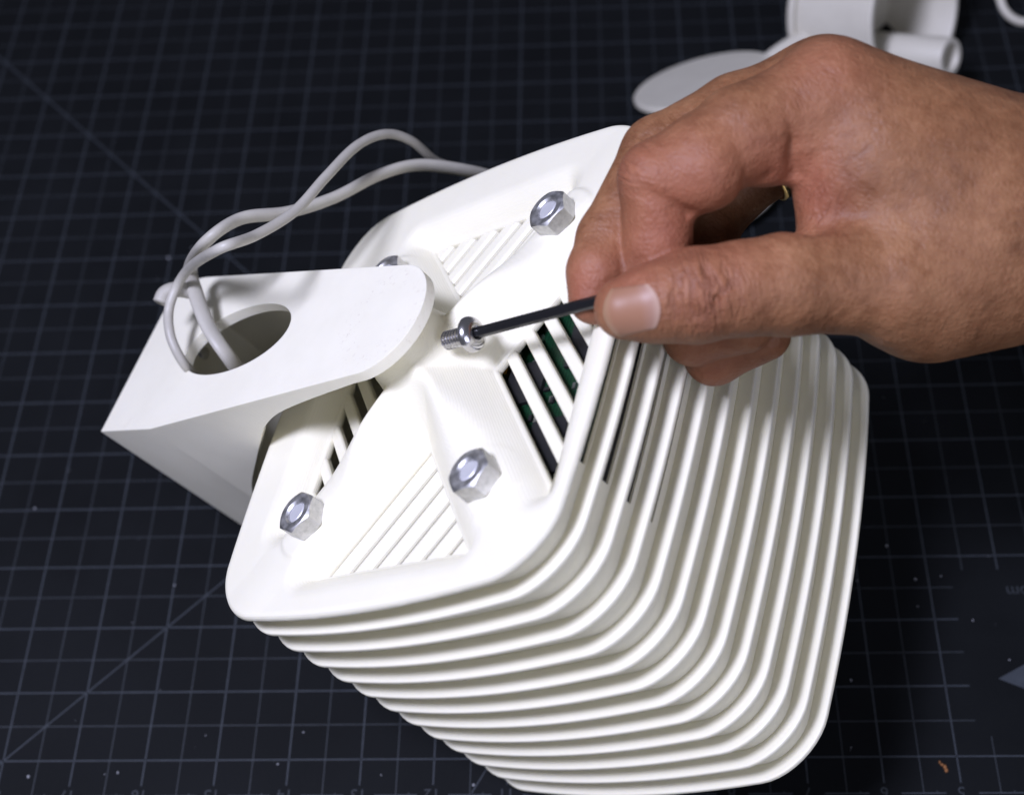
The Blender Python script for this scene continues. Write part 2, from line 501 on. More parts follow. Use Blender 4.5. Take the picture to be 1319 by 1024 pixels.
tri = mesh_obj("arrow_print", [(21.46 * G, 2.2 * G, 0.06), (23.5 * G, 3.28 * G, 0.06), (23.5 * G, 1.27 * G, 0.06)], [(0, 1, 2)], M_INK, mat_o, False)
def text(name, body, x, y, size, rot, mat, parent):
    cu = bpy.data.curves.new(name, 'FONT'); cu.body = body; cu.size = size * S; cu.align_x = 'CENTER'; cu.align_y = 'CENTER'
    cu.materials.append(mat)
    o = bpy.data.objects.new(name, cu); COL.objects.link(o)
    o.parent = parent; o.location = (x * S, y * S, 0.06 * S); o.rotation_euler = (0, 0, rot)
    return o
for c in range(-8, 25, 2):
    text("ruler_numeral", str(15 - c // 2), c * G - 0.3, -0.97 * G, 5.6, math.pi, M_INK2, mat_o)
text("lettering_print", ".com", 22.62 * G, 4.85 * G, 6.4, math.pi, M_INK2, mat_o)

# ------------------------------------------------------------------ housing: stack of louvre plates
SX, SY, RCN, BUL, PITCH = 127.07, 147.62, 17.28, 0.0734, 10.5418
def outline(o, n=10):
    hx, hy, r = SX / 2 - o, SY / 2 - o, max(RCN - o, 1.0)
    cs = [(hx - r, hy - r, 0), (-hx + r, hy - r, 90), (-hx + r, -hy + r, 180), (hx - r, -hy + r, 270)]
    P = []
    for i, (cx, cy, a0) in enumerate(cs):
        for k in range(n + 1):
            a = math.radians(a0 + 90 * k / n); P.append((cx + r * math.cos(a), cy + r * math.sin(a)))
        nx = cs[(i + 1) % 4]; a = math.radians(a0 + 90)
        p = np.array(P[-1]); q = np.array((nx[0] + r * math.cos(a), nx[1] + r * math.sin(a)))
        for k in range(1, 12): P.append(tuple(p + (q - p) * k / 12))
    P = np.array(P); x, y = P[:, 0] / (SX / 2), P[:, 1] / (SY / 2)
    return np.stack([P[:, 0] * (1 + BUL * (1 - y ** 2)), P[:, 1] * (1 + BUL * (1 - x ** 2))], 1)

house = empty("sensor_housing", HOUSE)
tag(house, "white printed louvred sensor housing tipped over on the cutting mat", "sensor housing")
def ring_mesh(name, prof, mat, parent):
    V = []; F = []; loops = [outline(o) for o, z in prof]; n = len(loops[0]); m = len(prof)
    for lp, (o, z) in zip(loops, prof):
        V += [(x, y, z) for x, y in lp]
    for i in range(m):
        j = (i + 1) % m
        for k in range(n):
            F.append((i * n + k, i * n + (k + 1) % n, j * n + (k + 1) % n, j * n + k))
    return mesh_obj(name, V, F, mat, parent)
LR, LT = 0.75, 1.9
e_ = [(LR - LR * math.cos(a), -LR + LR * math.sin(a)) for a in np.radians(np.linspace(90, 0, 7))]
prof = [(5.9, 0.0), (4.6, 0.0), (3.0, 0.0)] + e_ + [(0.05, -LT * 0.5)] + [(o, -LT - z) for o, z in e_[::-1]] + [(3.0, -LT), (4.6, -LT), (5.9, -LT)]
plate_me = None
for k in range(1, 13):
    if plate_me is None:
        p0 = ring_mesh("louvre_plate", prof, M_PRINT, house); plate_me = p0.data
        p0.location = (0, 0, -k * PITCH * S)
    else:
        q = p0.copy(); COL.objects.link(q); q.parent = house; q.location = (0, 0, -k * PITCH * S)

# inner wall, with window slots in its right side between the upper plates
WO, WT = 5.3, 0.9
lo_out, lo_in = outline(WO), outline(WO + WT)
def wall_band(z0, z1, keep):
    n = len(lo_out); V = []; F = []
    for lp in (lo_out, lo_in):
        for z in (z0, z1):
            V += [(x, y, z) for x, y in lp]
    A0, A1, B0, B1 = 0, n, 2 * n, 3 * n
    for k in range(n):
        k2 = (k + 1) % n
        if not keep[k] or not keep[k2]: continue
        F += [(A0 + k, A0 + k2, A1 + k2, A1 + k), (B0 + k2, B0 + k, B1 + k, B1 + k2), (A1 + k, A1 + k2, B1 + k2, B1 + k), (A0 + k2, A0 + k, B0 + k, B0 + k2)]
        if not keep[k - 1]: F.append((A0 + k, A1 + k, B1 + k, B0 + k))
        if not keep[(k2 + 1) % n]: F.append((A0 + k2, A1 + k2, B1 + k2, B0 + k2))
    return V, F
Vw, Fw = [], []
def addw(vf):
    k = len(Vw); Vw.extend(vf[0]); Fw.extend([tuple(i + k for i in f) for f in vf[1]])
allk = [True] * len(lo_out)
def resample(lp):
    out = []
    for i in range(len(lp)):
        a, b = lp[i], lp[(i + 1) % len(lp)]
        m = max(1, int(np.linalg.norm(b - a) / 2.0))
        for k in range(m): out.append(a + (b - a) * k / m)
    return np.array(out)
_a, _b2 = lo_out, lo_in
seg = [max(1, int(np.linalg.norm(_a[(i + 1) % len(_a)] - _a[i]) / 2.0)) for i in range(len(_a))]
lo_out = np.array([_a[i] + (_a[(i + 1) % len(_a)] - _a[i]) * k / seg[i] for i in range(len(_a)) for k in range(seg[i])])
lo_in = np.array([_b2[i] + (_b2[(i + 1) % len(_a)] - _b2[i]) * k / seg[i] for i in range(len(_a)) for k in range(seg[i])])
allk = [True] * len(lo_out)
zc = -2.5
for k in range(12):
    top = -k * PITCH
    zw1, zw0 = top - 2.2, top - (10.1 - 0.62 * k)
    if k < 5:
        keep = [not (x > 0 and -40 + 0.6 * k < y < 46) for x, y in lo_out]
        addw(wall_band(zw1, zc, allk)); addw(wall_band(zw0, zw1, keep)); zc = zw0
addw(wall_band(-12 * PITCH - 2.5, zc, allk))
wall = mesh_obj("inner_wall", Vw, Fw, M_PRINT, house); sharp(wall, 40)
# floor plate that closes the stack underneath
fl = outline(8); n = len(fl)
mesh_obj("base_plate", [(x, y, z) for z in (-12 * PITCH - 3.2, -12 * PITCH - 0.8) for x, y in fl], [tuple(range(n)), tuple(range(n, 2 * n))] + [(k, (k + 1) % n, n + (k + 1) % n, n + k) for k in range(n)], M_PRINT, house, False)

# top plate: X of ridges from a hub to four nut seats, four openings between them crossed by slats
HC = np.array([4.0, -3.0])
NUTS = [(38.0, 41.0), (37.0, -47.0), (-30.2, -47.8), (-29.6, 39.6)]
ND = [np.array(n_) - HC for n_ in NUTS]; NL = [np.linalg.norm(d) for d in ND]; ND = [d / l for d, l in zip(ND, NL)]
FLAT, SLAT_Z = -0.5, -6.8
def perp(d): return np.array([-d[1], d[0]])
def cross2(d, x, y): return d[0] * y - d[1] * x
# openings: sides right (ridge B..A), bottom (C..B), left (D..C), top (A..D)
OFF = 13.2
def line_int(p, d, q, e):
    A = np.array([[d[0], -e[0]], [d[1], -e[1]]]); t = np.linalg.solve(A, np.asarray(q) - np.asarray(p)); return np.asarray(p) + np.asarray(d) * t[0]
OPEN = []
for (i, j, axis, lim) in ((1, 0, 0, 56.5), (2, 1, 1, -64.0), (3, 2, 0, -45.5), (0, 3, 1, 57.0)):
    # ridge i first, ridge j next going counter-clockwise; slats run parallel to ridge i
    p = HC + perp(ND[i]) * OFF; q = HC - perp(ND[j]) * OFF
    lp, ld = ((lim, 0), (0, 1)) if axis == 0 else ((0, lim), (1, 0))
    a = line_int(p, ND[i], q, ND[j]); b = line_int(p, ND[i], lp, ld); c = line_int(q, ND[j], lp, ld)
    OPEN.append((i, [a, b, c], lim, axis))
def clip_lim(poly, keepf):
    out = []
    for k in range(len(poly)):
        a, b = poly[k - 1], poly[k]; fa, fb = keepf(a), keepf(b)
        if (fa >= 0) != (fb >= 0): out.append(a + (b - a) * fa / (fa - fb))
        if fb >= 0: out.append(b)
    return out
def top_z(x, y):
    z = np.full(np.shape(x), FLAT)
    rx, ry = x - HC[0], y - HC[1]
    for d, L in zip(ND, NL):
        s = rx * d[0] + ry * d[1]; o = np.abs(cross2(d, rx, ry))
        crest = 1.2 + 12.8 * (1 - sstep(6, 50, s)) - 3.2 * sstep(L - 4, L + 14, s)
        side = -9.0 + (14.2 - o) * 2.6
        sec = smin(np.where(s > -2, crest, -20) - 0.016 * o * o, side, 10.0)
        sec = np.where(s < -4, -20, sec)
        z = smax(z, sec, 3.5)
    for (nx, ny) in NUTS:
        rr = np.hypot(x - nx, y - ny)
        z = smax(z, np.minimum(0.6, (11.6 - rr) * 1.1), 1.5)
    for (_, poly, lim, axis) in OPEN:
        z = smin(z, SLAT_Z + 0.6 + np.maximum(poly_sdf(x, y, poly), 0) * 1.25, 5.0)
    hub = smin(np.full(np.shape(x), 17.3), -8 + (17.6 - np.hypot(x + 0.5, y - 0.5)) * 4.0, 4)
    return smax(z, hub, 5)
def bulged_box(x, y, inset=0.0):
    hx, hy = SX / 2, SY / 2
    xu, yu = x, y
    for _ in range(2):
        xn, yn = np.clip(xu / hx, -1.1, 1.1), np.clip(yu / hy, -1.1, 1.1)
        xu, yu = x / (1 + BUL * (1 - yn ** 2)), y / (1 + BUL * (1 - xn ** 2))
    r = RCN
    qx, qy = np.abs(xu) - hx + r, np.abs(yu) - hy + r
    return np.hypot(np.maximum(qx, 0), np.maximum(qy, 0)) + np.minimum(np.maximum(qx, qy), 0) - r + inset
def top_f(x, y, z):
    zt = top_z(x, y)
    d2 = bulged_box(x, y)
    dz = (z - zt) * 0.62
    f = smax(dz, d2, 1.8)
    bot = np.minimum(-3.4, zt - 3.0)
    f = smax(f, bot - z, 1.2)
    for (_, poly, lim, axis) in OPEN:
        dp = poly_sdf(x, y, poly) + 1.2
        f = smax(f, -dp + 1.2 - 1.2, 1.0)
    return f
V, Q = surface_nets(top_f, (-72, -83, -11), (72, 83, 19.5), 0.72, 4)
top_plate = fast_mesh("top_plate", V, Q, M_PRINT, house)
# slats
for (i, poly, lim, axis) in OPEN:
    d = ND[i]; nrm = perp(d)
    grown = poly
    for k in range(9):
        a = (17.9 if i in (1, 3) else 14.9) + 7.45 * k; b = a + (3.8 if i in (1, 3) else 5.9)
        pl = [np.array(p_) for p_ in grown]
        cen = sum(pl) / 3
        pl = [cen + (p_ - cen) * (1 + 1.6 / max(np.linalg.norm(p_ - cen), 1)) for p_ in pl]
        pl = clip_lim(pl, lambda p_: (p_ - HC) @ nrm - a)
        if len(pl) > 2: pl = clip_lim(pl, lambda p_: b - (p_ - HC) @ nrm)
        if len(pl) < 3: continue
        n = len(pl)
        Vs = [(p_[0], p_[1], z) for z in (SLAT_Z - 3.2, SLAT_Z) for p_ in pl]
        Fs = [tuple(range(n)), tuple(range(n, 2 * n))] + [(t, (t + 1) % n, n + (t + 1) % n, n + t) for t in range(n)]
        so = mesh_obj("slat", Vs, Fs, M_PRINT, top_plate, False)
        bevel(so, 0.9 if i in (1, 3) else 1.5, 3, 40)

# nuts on threaded rod ends
def make_nut(parent, x, y, z, rot, tilt, first=[None]):
    H, RI, AF = 6.5, 3.45, 6.5
    mtx = Matrix.Translation((x * S, y * S, z * S)) @ Matrix.Rotation(tilt, 4, 'X') @ Matrix.Rotation(rot, 4, 'Z') @ Matrix.Scale(0.93, 4)
    if first[0] is None:
        V, F = [], []; seg = 96; rings = 8
        for k in range(seg):
            a = 2 * math.pi * k / seg; am = (a + math.pi / 6) % (math.pi / 3) - math.pi / 6
            rh = AF / math.cos(am); rh = min(rh, 7.35); rc = 6.15
            zc_ = (rh - rc) * 0.60
            pr = [(RI, 0.6), (4.2, 0), (rc, 0), (rh, zc_), (rh, H - zc_), (rc, H), (4.15, H), (RI, H - 0.7)]
            V += [(r * math.cos(a), r * math.sin(a), zz) for r, zz in pr]
        for k in range(seg):
            for i in range(rings):
                j = (i + 1) % rings; k2 = (k + 1) % seg
                F.append((k * rings + i, k2 * rings + i, k2 * rings + j, k * rings + j))
        n = mesh_obj("nut", V, F, M_ZINC, parent); sharp(n, 25)
        rp = [(0, H - 0.5), (2.7, H - 0.55), (3.4, H - 1.2), (3.4, -2.0), (0, -2.0)]
        r = lathe("threaded_rod", rp, M_ROD, n, 32); sharp(r, 40)
        first[0] = (n, r)
    else:
        n0, r0 = first[0]
        n = n0.copy(); COL.objects.link(n); n.parent = parent
        r = r0.copy(); COL.objects.link(r); r.parent = n
    n.matrix_local = mtx
    return n
for (x, y), rot, tilt in zip(NUTS, (0.25, 0.62, 0.15, 0.4), (0.03, -0.02, 0.02, 0.0)):
    make_nut(house, x, y, 0.5, rot, tilt)

# ------------------------------------------------------------------ circuit board inside the housing
pc = empty("circuit_board", HOUSE @ Matrix.Translation((27 * S, 0, -13 * S)))
tag(pc, "green circuit board seen through the slots inside the white housing", "circuit board")
def pbox(name, lo, hi, mat, parent):
    V = [(x, y, z) for z in (lo[2], hi[2]) for y in (lo[1], hi[1]) for x in (lo[0], hi[0])]
    F = [(0, 1, 3, 2), (4, 5, 7, 6), (0, 1, 5, 4), (2, 3, 7, 6), (0, 2, 6, 4), (1, 3, 7, 5)]
    o = mesh_obj(name, V, F, mat, parent, False)
    return o
pbox("board", (-26, -44, -1.6), (31.5, 47, 0), M_PCB, pc)
rng = np.random.default_rng(4)
for (x, y, w, h, t) in [(16, -30, 13, 18, 1.2), (2, -6, 14, 14, 1.3), (20, 4, 9, 16, 1.2), (-12, 22, 12, 10, 1.4), (20, 34, 10, 12, 1.2)]:
    pbox("chip", (x - w / 2, y - h / 2, 0.02), (x + w / 2, y + h / 2, t), M_CHIP, pc)
pbox("connector", (-8, -40, 0.02), (8, -26, 5), M_SILVER, pc)
for k in range(110):
    x, y = rng.uniform(-24, 30), rng.uniform(-42, 45); w, h = ((2.0, 1.1) if rng.random() < .5 else (1.1, 2.0))
    m_ = (M_AMBER if k % 13 == 0 else (M_SILVER, M_CHIP)[k % 2])
    pbox("resistor", (x - w / 2, y - h / 2, 0.02), (x + w / 2, y + h / 2, 0.9), m_, pc)
pbox("dark_infill", (-24, -42, -46), (31.0, 44, -2.4), M_CHIP, pc)  # made-up black block, added so the wall windows look dark inside

# ------------------------------------------------------------------ wall bracket
br = empty("wall_bracket", HOUSE @ Matrix.Translation((0, 0, 0)))
tag(br, "white printed wall bracket with an oval cable hole, bolted over the housing", "bracket")
EC, ER = (-1.2, 1.2), 18.9
arc = [(EC[0] + ER * math.cos(a), EC[1] + ER * math.sin(a)) for a in np.radians(np.linspace(-97, 73, 24))]
FACE = [(-133.7, -8.0), (-101.5, -14.0)] + arc + [(-108.8, 51.0), (-123.5, 53.6), (-126.6, 53.0)]
HTOP = 22.0
CURVE = [(40, 18.4), (-6, 18.4), (-28, 16.6), (-44, 14.4), (-54, 11.0), (-61, 7.0), (-76, -3.5), (-94, -16.6), (-108, -32), (-116, -52), (-119, -80), (-119, -120), (40, -120)]
def prism(poly, z0, z1, plane='xy'):
    n = len(poly)
    if plane == 'xy': V = [(p_[0], p_[1], z) for z in (z0, z1) for p_ in poly]
    elif plane == 'xz': V = [(p_[0], z, p_[1]) for z in (z0, z1) for p_ in poly]
    else: V = [(z, p_[0], p_[1]) for z in (z0, z1) for p_ in poly]
    F = [tuple(range(n)), tuple(range(n, 2 * n))] + [(k, (k + 1) % n, n + (k + 1) % n, n + k) for k in range(n)]
    return mesh_obj("cutter", V, F, M_BRACK, None, False)
def inset_convex(poly, d):
    out = [np.array(p_, float) for p_ in poly]
    n = len(poly)
    for k in range(n):
        a_, b_ = np.array(poly[k], float), np.array(poly[(k + 1) % n], float)
        t_ = (b_ - a_) / np.linalg.norm(b_ - a_); nn = np.array([-t_[1], t_[0]])
        out = clip_lim(out, lambda q_: (q_ - a_) @ nn - d)
    return out
def smooth_path(pts, sub=6):
    P = [np.asarray(p_, float) for p_ in pts]; P = [2 * P[0] - P[1]] + P + [2 * P[-1] - P[-2]]; C = []
    for i in range(1, len(P) - 2):
        for k in range(sub):
            t = k / sub
            C.append(0.5 * ((2 * P[i]) + (P[i + 1] - P[i - 1]) * t + (2 * P[i - 1] - 5 * P[i] + 4 * P[i + 1] - P[i + 2]) * t * t + (3 * P[i] - P[i - 1] - 3 * P[i + 1] + P[i + 2]) * t ** 3))
    C.append(P[-2]); return C
def cut(o, cutters):
    for c_ in cutters:
        m = o.modifiers.new("cut", 'BOOLEAN'); m.operation = 'DIFFERENCE'; m.solver = 'EXACT'; m.object = c_
    bpy.context.view_layer.update()
    me = bpy.data.meshes.new_from_object(o.evaluated_get(bpy.context.evaluated_depsgraph_get()))
    o.modifiers.clear(); o.data = me
    for c_ in cutters: bpy.data.objects.remove(c_)
    return o
def house_point(px, py, h, axis=2):
    d = MO.T @ (RC.T @ np.array([(px - PW / 2) / FPX, (py - PH / 2) / FPX, 1.0])); c = MO.T @ (CPOS - PO)
    return c + d * ((h - c[axis]) / d[axis])
bb = prism(FACE, -76.6, HTOP); bb.name = "bracket_body"; bb.data.name = "bracket_body"
under = smooth_path([(-6, 18.4), (-28, 16.6), (-44, 14.4), (-54, 11.0), (-61, 7.0), (-76, -3.5), (-94, -16.6), (-108, -32), (-116, -52), (-119, -85)])
under = [np.array([40.0, 18.4])] + under + [np.array([-119.0, -120.0]), np.array([40.0, -120.0])]
cav = inset_convex(FACE, 4.2)
cav = clip_lim(cav, lambda q_: q_[0] - (-127.6 + q_[1] * 0.118))
hole = []
for k in range(64):
    t = 2 * math.pi * k / 64; hx, hy = 27.8 * math.cos(t), 13.0 * math.sin(t); ca_, sa_ = math.cos(-0.10), math.sin(-0.10)
    hole.append((-72 + hx * ca_ - hy * sa_, 13.8 + hx * sa_ + hy * ca_))
hp_ = house_point(262, 455, -124.0, 0)
ring = lambda y_, z_, r_: [(y_ + r_ * math.cos(t), z_ + r_ * math.sin(t)) for t in np.linspace(0, 2 * math.pi, 24, endpoint=False)]
cut(bb, [prism(under, -60, 100, 'xz'), prism(cav, -120, HTOP - 4.0), prism(hole, 5, 40), prism(ring(hp_[1], hp_[2], 2.3), -150, -100, 'yz'), prism(ring(hp_[1] + 4, hp_[2] - 45, 2.3), -150, -100, 'yz')])
bb.parent = br
bb.data.polygons.foreach_set("use_smooth", [True] * len(bb.data.polygons)); sharp(bb, 30)
bevel(bb, 0.45, 2, 30)

# ------------------------------------------------------------------ screw and hex key
AX0 = np.array([15.6, -2.1, 9.0]); AXD = np.array([1.0, -0.047, 0.0]); AXD /= np.linalg.norm(AXD)
def house_frame(p, d):
    return HOUSE @ frame(p, d, (0, 0, 1))
sc = empty("button_head_screw", house_frame(AX0, AXD))
tag(sc, "small stainless button head screw on the end of the hex key", "screw")
# threaded shank: helix-like rings
pts = [(0, 0.0), (1.9, 0.0)]
zz = 0.3
while zz < 9.0:
    pts += [(2.72, zz + 0.42), (2.72, zz + 0.52), (2.0, zz + 0.92), (2.0, zz + 1.0)]; zz += 1.1
pts += [(2.1, 10.3), (0, 10.3)]
sh = lathe("threaded_shank", pts, M_STEEL, sc, 40); sharp(sh, 30)
hp = [(0, 9.4), (4.6, 9.4), (5.1, 9.7)] + [(5.1 * math.cos(a) ** 0.8, 9.9 + 2.9 * math.sin(a)) for a in np.linspace(0.05, 1.12, 9)] + [(2.05, 12.45), (2.05, 10.6), (0, 10.6)]
hd = lathe("head", hp, M_STEEL, sc, 48); sharp(hd, 50)
hk = empty("hex_key", house_frame(AX0 + AXD * 10.7, AXD))
tag(hk, "black hex key shaft pinched between the thumb and fingers", "hex key")
kv = []; kf = []
KL = 50.0
for zk in (0, 0.4, KL):
    r = 1.45 if zk == 0 else 1.68
    for k in range(6):
        a = math.pi / 3 * k + 0.3; kv.append((r * math.cos(a), r * math.sin(a), zk))
for s_ in range(2):
    for k in range(6): kf.append((s_ * 6 + k, s_ * 6 + (k + 1) % 6, s_ * 6 + 6 + (k + 1) % 6, s_ * 6 + 6 + k))
kf += [tuple(range(6)), tuple(range(12, 18))]
ko = mesh_obj("shaft", kv, kf, M_BLACK, hk, False); bevel(ko, 0.25, 2)

# ------------------------------------------------------------------ hand (built in a frame aligned with the view, then placed in the world)
def J(px, py, d):
    return np.array([(px - PW / 2) / FPX * d, (py - PH / 2) / FPX * d, d])
def chain(X, Y, Z, js, k=2.0):
    out = None
    for (a, ra), (b, rb) in zip(js[:-1], js[1:]):
        d = round_cone(X, Y, Z, a, b, ra, rb)
        out = d if out is None else smin(out, d, k)
    return out
THUMB = [(J(1072, 362, 372), 13.6), (J(1010, 367, 369), 12.6), (J(955, 372, 367), 11.6), (J(896, 381, 366), 11.6), (J(845, 390, 365.5), 9.7), (J(806, 397, 366), 8.0)]
INDEX = [(J(1068, 128, 378), 13.6), (J(955, 172, 373), 11.9), (J(905, 205, 372), 11.3), (J(849, 232, 372), 10.0), (J(846, 318, 376), 8.7), (J(826, 355, 380), 7.8), (J(796, 392, 383), 7.0)]
MIDDLE = [(J(1060, 120, 394), 13.6), (J(950, 152, 393), 11.6), (J(850, 200, 391), 10.3), (J(786, 308, 384), 8.6), (J(772, 350, 380), 8.2), (J(766, 384, 379.5), 7.0)]
RING = [(J(1050, 158, 408), 12.0), (J(920, 262, 408), 9.4), (J(905, 300, 404), 9.2), (J(893, 432, 391), 7.8), (J(960, 420, 384), 7.2)]
PINKY = [(J(1045, 150, 420), 10.5), (J(920, 280, 416), 8.4), (J(912, 310, 412), 8.2), (J(920, 458, 398), 7.8), (J(985, 432, 391), 7.0)]
def palm_f(X, Y, Z):
    f = round_cone(X, Y, Z, J(1068, 128, 378), J(1360, 262, 388), 14.0, 23.0)
    f = smin(f, round_cone(X, Y, Z, J(1060, 120, 394), J(1360, 258, 402), 13.4, 21.0), 10)
    f = smin(f, round_cone(X, Y, Z, J(1055, 150, 410), J(1360, 260, 412), 11.5, 20.0), 10)
    f = smin(f, round_cone(X, Y, Z, J(1070, 180, 421), J(1360, 290, 416), 10.5, 19.0), 10)
    f = smin(f, round_cone(X, Y, Z, J(1125, 225, 377), J(1235, 275, 383), 15.0, 20.5), 14)
    f = smin(f, round_cone(X, Y, Z, J(1072, 190, 379), J(1070, 300, 379), 9.8, 8.2), 8)
    f = smin(f, round_cone(X, Y, Z, J(1150, 362, 375), J(1285, 320, 388), 15.5, 22.0), 12)
    f = smin(f, round_cone(X, Y, Z, J(1195, 386, 386), J(1335, 340, 392), 15.6, 17.0), 12)
    f = smin(f, round_cone(X, Y, Z, J(1360, 266, 393), J(1620, 300, 395), 22.5, 26.0), 12)
    f = smin(f, round_cone(X, Y, Z, J(1360, 294, 396), J(1620, 320, 396), 23.5, 26.0), 12)
    return f
def bump_f(X, Y, Z, c, r):
    return np.sqrt((X - c[0]) ** 2 + (Y - c[1]) ** 2 + (Z - c[2]) ** 2) - r
def gdist(X, Y, Z, c, s):
    return np.exp(-((X - c[0]) ** 2 + (Y - c[1]) ** 2 + (Z - c[2]) ** 2) / (2 * s * s))
def seg_groove(X, Y, Z, pts, w):
    out = None
    for a, b in zip(pts[:-1], pts[1:]):
        ba = b - a; px, py, pz = X - a[0], Y - a[1], Z - a[2]
        t = np.clip((px * ba[0] + py * ba[1] + pz * ba[2]) / (ba @ ba), 0, 1)
        d = (px - ba[0] * t) ** 2 + (py - ba[1] * t) ** 2 + (pz - ba[2] * t) ** 2
        out = d if out is None else np.minimum(out, d)
    return np.exp(-out / (w * w))
def hand_f(X, Y, Z):
    p = palm_f(X, Y, Z)
    idx = chain(X, Y, Z, INDEX, 2.5)
    idx = smin(idx, bump_f(X, Y, Z, J(905, 222, 369), 9.6), 5)       # soft pad of the bent index finger
    idx = smin(idx, bump_f(X, Y, Z, J(985, 192, 376), 9.8), 4)       # flesh at the finger root
    idx = smin(idx, bump_f(X, Y, Z, J(1015, 188, 376), 9.0), 3)
    gi = smin(p, idx, 5)
    gt = smin(p, chain(X, Y, Z, THUMB, 3), 7)
    gm = smin(p, chain(X, Y, Z, MIDDLE, 2.5), 6)
    gr = smin(p, chain(X, Y, Z, RING, 2.5), 6)
    gp = smin(p, chain(X, Y, Z, PINKY, 2.5), 6)
    f = smin(gi, gt, 1.2)
    f = smin(f, gm, 0.9); f = smin(f, gr, 0.9); f = smin(f, gp, 0.9)
    # knuckles and tendons
    f = f - 1.2 * gdist(X, Y, Z, J(1082, 70, 378), 9) - 0.9 * gdist(X, Y, Z, J(905, 360, 354), 7) - 0.5 * gdist(X, Y, Z, J(812, 215, 366), 6)
    # creases
    f = f + 1.1 * seg_groove(X, Y, Z, [J(950, 205, 364), J(953, 230, 366), J(958, 248, 371)], 1.7)
    f = f + 1.5 * seg_groove(X, Y, Z, [J(830, 248, 362.5), J(858, 262, 363), J(885, 275, 367)], 1.7)
    f = f + 1.8 * seg_groove(X, Y, Z, [J(1015, 165, 366), J(1018, 200, 368), J(1022, 222, 371)], 2.2)
    f = f + 0.9 * seg_groove(X, Y, Z, [J(990, 195, 367), J(985, 225, 370)], 1.8)
    f = f + 2.0 * seg_groove(X, Y, Z, [J(1036, 300, 368.5), J(1075, 282, 365), J(1112, 262, 361)], 3.0) + 0.7 * seg_groove(X, Y, Z, [J(1036, 300, 368.5), J(1075, 282, 365)], 1.4)
    # thumb: creases over the joint, nail fold
    for (x0, y0, x1, y1, amp, w) in ((868, 350, 872, 420, 0.6, 1.0), (880, 360, 905, 372, 0.35, 0.9), (908, 345, 922, 385, 0.75, 1.0), (922, 385, 934, 428, 0.75, 1.0), (890, 395, 915, 415, 0.35, 0.9), (935, 352, 950, 380, 0.25, 1.0)):
        f = f + amp * seg_groove(X, Y, Z, [J(x0, y0, 354.3), J(x1, y1, 354.8)], w)
    return f
lo = J(715, 30, 392) ; hi = J(1560, 510, 392)
V, Q = surface_nets(hand_f, (10.0, -104.0, 345.0), (180.0, -2.0, 432.0), 0.85, 2)
HV = (V - TC) @ RC      # view frame -> world
ORI = HV.mean(0)
hand = fast_mesh("hand", HV - ORI, Q, M_SKIN)
hand.location = ORI * S
tag(hand, "bare right hand reaching in from the right, pinching the hex key", "hand")
# skin attributes: wrinkle coordinates near the joints, flushed areas
x, y, z = V.T
def axis_coord(a, b, c):
    d = (b - a) / np.linalg.norm(b - a)
    return (V - c) @ d, d
ws = np.zeros(len(V)); wt = np.zeros(len(V)); wm = np.zeros(len(V))
for (a, b, c, surf, rad, amp) in (
        (THUMB[2][0], THUMB[4][0], THUMB[3][0], J(905, 382, 355), 10.0, 0.8),
        (INDEX[2][0], INDEX[4][0], INDEX[3][0], J(808, 218, 366), 7.0, 0.5),
        (MIDDLE[1][0], MIDDLE[3][0], MIDDLE[2][0], J(812, 190, 384), 7.0, 0.35),
        (MIDDLE[2][0], MIDDLE[4][0], MIDDLE[3][0], J(770, 300, 378), 6.0, 0.3),
        (INDEX[0][0], INDEX[2][0], INDEX[0][0], J(1030, 120, 366), 14.0, 0.13),
        (J(1060, 280, 370), J(1100, 300, 370), J(1075, 290, 368), J(1050, 270, 368), 10.0, 0.4)):
    s_, d_ = axis_coord(a, b, c)
    m_ = amp * np.exp(-((V - surf) ** 2).sum(1) / (rad * rad))
    t_ = (V - c) @ np.cross(d_, (0, 0, 1.0))
    sel = m_ > wm
    ws = np.where(sel, s_, ws); wt = np.where(sel, t_, wt); wm = np.maximum(wm, m_)
def red_at(px, py, d, r, a):
    return a * np.exp(-((V - J(px, py, d)) ** 2).sum(1) / (r * r))
red = np.clip(red_at(750, 370, 373, 10, 0.8) + red_at(900, 235, 362, 16, 0.55) + red_at(850, 310, 370, 12, 0.55) + red_at(815, 360, 358, 9, 0.5)
              + red_at(1010, 215, 368, 12, 0.5) + red_at(1045, 260, 370, 11, 0.5) + red_at(900, 480, 390, 22, 0.45) + red_at(1060, 90, 368, 13, 0.45) + red_at(815, 215, 366, 9, 0.4) + red_at(905, 380, 354, 9, 0.35) + red_at(960, 330, 356, 10, 0.25), 0, 0.9) * 0.82
for nm, arr in (("wr_s", ws), ("wr_t", wt), ("wr_m", wm), ("red", red)):
    at = hand.data.attributes.new(nm, 'FLOAT', 'POINT'); at.data.foreach_set("value", arr.astype(np.float32))
